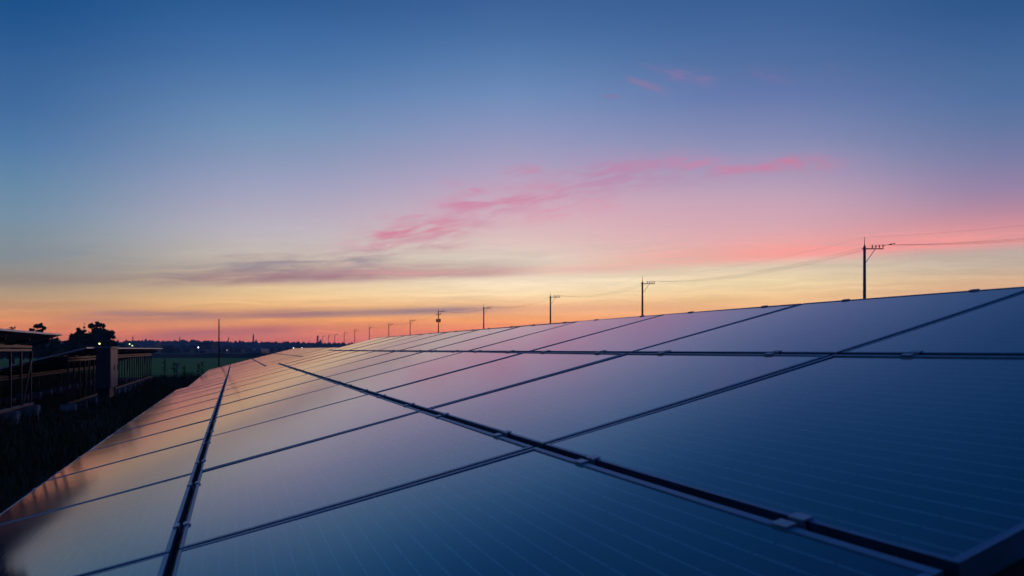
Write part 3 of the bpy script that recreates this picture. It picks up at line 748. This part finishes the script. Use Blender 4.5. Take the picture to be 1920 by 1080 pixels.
lattice(595.5, 630, 900, 4, "distant radio tower with two dark drums left of the smallest utility poles", drums=((631.5, 2.2), (636, 2.0)), cat="radio tower")
lattice(475, 627, 1100, 3, "lone pylon on the far ridge, right of the thin mast", arms=((630, 1.5), (633, 1.8)))
lattice(428, 633, 1150, 2, "faint pylon on the ridge close to the right of the mast", arms=((635, 1.2),))
lattice(337, 633, 1150, 2, "faint small pylon on the ridge left of the mast", arms=((635.5, 1.2),))
lattice(249, 631, 900, 2, "small pylon above the yellow lamps left of centre", arms=((633, 1.2),))

# ------------------------------------------------------------------ buildings
def house(px0, px1, ye, yr, Y, depth, label, wall=None, roof=None, flat_roof=False, ang=0.0, cat="building", name="house"):
    a, b = P(px0, 0, Y), P(px1, 0, Y); wd = b.x-a.x; zg = -.55
    he = (HZ-ye)/FPX*Y + H - zg; hr = (HZ-yr)/FPX*Y + H - zg
    root = empty(name, (a.x+wd/2, Y, zg), label, cat, None, ang)
    wall = wall or m_wall; roof = roof or m_roof
    mb = MB(); mb.box(-wd/2, wd/2, 0, depth, 0, he); mb.build("wall", wall, root)
    mb = MB()
    if flat_roof: mb.box(-wd/2-.3, wd/2+.3, -.3, depth+.3, he+.003, hr)
    else:
        e = .5; n = len(mb.v)
        mb.v += [(-wd/2-e, -e, he-.1), (wd/2+e, -e, he-.1), (wd/2+e, depth+e, he-.1), (-wd/2-e, depth+e, he-.1), (-wd/2-e, depth/2, hr), (wd/2+e, depth/2, hr)]
        mb.f += [(n, n+1, n+5, n+4), (n+2, n+3, n+4, n+5), (n+3, n, n+4), (n+1, n+2, n+5), (n+3, n+2, n+1, n)]
    mb.build("roof", roof, root)
    k = max(2, int(wd/3.2))
    for i in range(k):
        x = -wd/2 + wd*(i+.5)/k
        mb = MB(); mb.box(x-.6, x+.6, -.06, -.004, he*.35, he*.35+1.1); mb.build("window", m_win, root)
    return root
house(271, 291, 645.5, 642, 560, 9, "blue-grey shed with a low roof behind the yellow lamps", m_wall2, m_roofp)
house(371, 396, 645, 643, 520, 14, "long dark flat-roofed building behind the brightest white lamp", m_wall, m_roof, True)
house(375, 384, 657, 654.5, 430, 6, "small shed with a pale sloping roof below the white lamp", m_wall, m_roofp)
house(306, 322, 652, 648, 560, 8, "dark gabled house left of the field post", m_wall, m_roof)
house(345, 356, 653, 650, 500, 7, "small low house between the far trees left of the lamp", m_wall, m_roof)
house(408, 424, 654, 650.5, 560, 8, "dark low house standing behind the thin mast", m_wall, m_roof)
house(440, 452, 653.5, 650, 600, 8, "little gabled house right of the mast", m_wall, m_roof)
house(551, 566, 652.5, 649, 700, 8, "house with the paired white lamps in front", m_wall, m_roof)
house(497, 514, 654, 651, 640, 9, "low house right of the greenhouse", m_wall, m_roof)
house(82, 100, 650, 646, 300, 8, "grey house seen in the gap beside the left table's end", m_wall2, m_roof)
# greenhouse: arched film tunnel
gh0 = P(464, 0, 520); gh1 = P(490, 0, 520); gw = gh1.x-gh0.x
gr = empty("greenhouse", (gh0.x+gw/2, 520, -.55), "pale film-covered greenhouse tunnels beyond the green field", "greenhouse")
for k in range(2):
    mb = MB(); x0 = -gw/2+k*gw/2; n = 9; hh = 2.6; r_ = gw/4*.96; sec = []
    for i in range(n+1):
        a = pi*i/n; sec.append((x0+gw/4-cos(a)*r_, 1.2+sin(a)*(hh-1.2)))
    sec = [(sec[0][0], 0)] + sec + [(sec[-1][0], 0)]; m0 = len(mb.v)
    for yy in (0, 18):
        mb.v += [(x, yy, z) for x, z in sec]
    L_ = len(sec)
    for i in range(L_-1): mb.f.append((m0+i, m0+i+1, m0+L_+i+1, m0+L_+i))
    mb.f += [tuple(m0+i for i in range(L_))[::-1], tuple(m0+L_+i for i in range(L_))]
    mb.build("tunnel", m_film, gr)

# ------------------------------------------------------------------ lit lamps far away
def lamp(px, py, Y, r, col, st, label):
    q = P(px, py, Y); root = empty("street_lamp", (q.x, q.y, -.55), label, "lamp", "lit lamps in the distance")
    hz_ = q.z+.55
    mb = MB(); mb.tube([(0,.4,0), (0,.4,hz_+.35), (0,.1,hz_+.45)], .07, 6); mb.build("post", m_dark, root)
    bm = bmesh.new(); bmesh.ops.create_uvsphere(bm, u_segments=12, v_segments=8, radius=r); me = bpy.data.meshes.new("lamp_head"); bm.to_mesh(me); bm.free()
    me.transform(Matrix.Translation((0, 0, hz_)))
    mm = mat("lamp_glow", (.9, .9, .9), .5, 0, emis=col, es=st)
    link("lamp_head", me, mm, root)
lamp(186.5, 644.5, 140, .095, (.85, .90, .25), 5, "yellow-green lit lamp under the dark tree clump")
lamp(216.5, 647, 300, .15, (.9, .9, .75), 3, "small white lit lamp at the right foot of the tree clump")
lamp(243, 645.2, 320, .17, (.85, .95, .4), 3, "upper yellow lit lamp above the lower left table")
lamp(248, 648, 320, .17, (.7, .9, .35), 3, "lower yellow-green lit lamp above the lower left table")
lamp(372, 651.5, 480, .24, (.9, .92, 1.0), 8, "brightest white lit lamp beyond the green field")
lamp(425.5, 656.5, 520, .22, (1, .8, .6), 1.0, "dim warm lit lamp right of the mast")
lamp(550.5, 652.3, 640, .28, (1, .95, .75), 4, "left white lit lamp of the pair above the far panels")
lamp(566.3, 652.5, 640, .28, (1, .97, .85), 4, "right white lit lamp of the pair above the far panels")

# ------------------------------------------------------------------ grass and weeds
def grass():
    rd = random.Random(21); mb = MB()
    def blade(x, y, h, b):
        z = gz(x, y)-.03; a = rd.uniform(0, 2*pi); w_ = .006+.012*rd.random(); lx, ly = rd.gauss(0, .25)*h, rd.gauss(0, .25)*h
        n = len(mb.v); cx, cy = cos(a)*w_, sin(a)*w_
        mb.v += [(x-cx, y-cy, z), (x+cx, y+cy, z), (x+lx*.4+cx*.7, y+ly*.4+cy*.7, z+h*.6), (x+lx*.4-cx*.7, y+ly*.4-cy*.7, z+h*.6), (x+lx, y+ly, z+h)]
        mb.f += [(n, n+1, n+2, n+3), (n+3, n+2, n+4)]
    for _ in range(30000):
        s = 4 + 60*rd.random()**1.2; X = rd.uniform(.6, 9.5)
        q = left_pt(X, s, 0); k = .5+.5*sin(q.x*1.7+1.3*sin(q.y*.9)); blade(q.x, q.y, rd.uniform(.12, .3)*(.6+.6*k), 0)
    for _ in range(16000):      # rank growth behind and under the left tables
        s = rd.uniform(20, 64); q = left_pt(rd.uniform(7.4, 12.5), s, 0); blade(q.x, q.y, rd.uniform(.55, 1.05), 0)
    for _ in range(7000):       # taller weeds at the end of the aisle
        px = rd.uniform(270, 440); Y = rd.uniform(26, 64); q = P(px, 0, Y)
        k = max(0, sin(px*.11)*.5+sin(px*.037+1)*.5); blade(q.x, q.y, rd.uniform(.25, .5)+.35*k*rd.random(), 0)
    o = mb.build("grass", m_grassb); tag(o, "dark grass and weeds growing in the aisle between the solar tables", "grass", None, 'stuff')
grass()
# stems of taller weeds that stand against the field: each a plant
def weed(px, ytop, Y, seed, label):
    rd = random.Random(seed); b = P(px, 0, Y); b.z = gz(0, Y)-.02; h = (HZ-ytop)/FPX*Y + H - b.z
    root = empty("weed_plant", b, label, "plant", "tall weeds at the field edge")
    mb = MB(); mb.tube([(0,0,0), (.03,0,h*.5), (.0,.02,h)], [.012, .009, .004], 5); mb.build("stem", m_grassb, root)
    mb = MB()
    for _ in range(130):
        z = h*rd.uniform(.25, 1.0); a = rd.uniform(0, 2*pi); L = .24*(1.15-z/h)+.05
        p0 = Vector((0,0,z)); p1 = p0+Vector((cos(a)*L, sin(a)*L, L*rd.uniform(-.1, .5))); s_ = Vector((-sin(a), cos(a), 0))*.03
        m_ = p0.lerp(p1, .5); mb.quad(p0, m_-s_, p1, m_+s_)
    mb.build("leaves", m_grassb, root)
weed(308, 672, 40, 1, "leafy dark weed at the end of the lower left table, against the field")
weed(326, 680, 38, 2, "shorter leafy weed left of the pale field post")
weed(345, 686, 36, 3, "low bushy weed right of the pale field post")
weed(372, 682, 42, 4, "tall thin weed left of the mast's foot")
weed(380, 678, 44, 5, "feathery weed closest to the mast's foot")

# ------------------------------------------------------------------ evening air
HAZE = True
if HAZE:
    mb = MB(); mb.box(-2650, 2650, -70, 1760, -6.5, 24)
    m = bpy.data.materials.new("evening_haze"); m.use_nodes = True; t = m.node_tree; t.nodes.clear()
    pv = t.nodes.new('ShaderNodeVolumePrincipled'); pv.inputs['Color'].default_value = (.38, .62, 1.0, 1)
    pv.inputs['Density'].default_value = HAZE_D; pv.inputs['Anisotropy'].default_value = 0.2
    out = t.nodes.new('ShaderNodeOutputMaterial'); t.links.new(pv.outputs[0], out.inputs['Volume'])
    o = mb.build("haze", m); tag(o, "thin bluish evening haze over the fields", "haze", None, 'stuff')
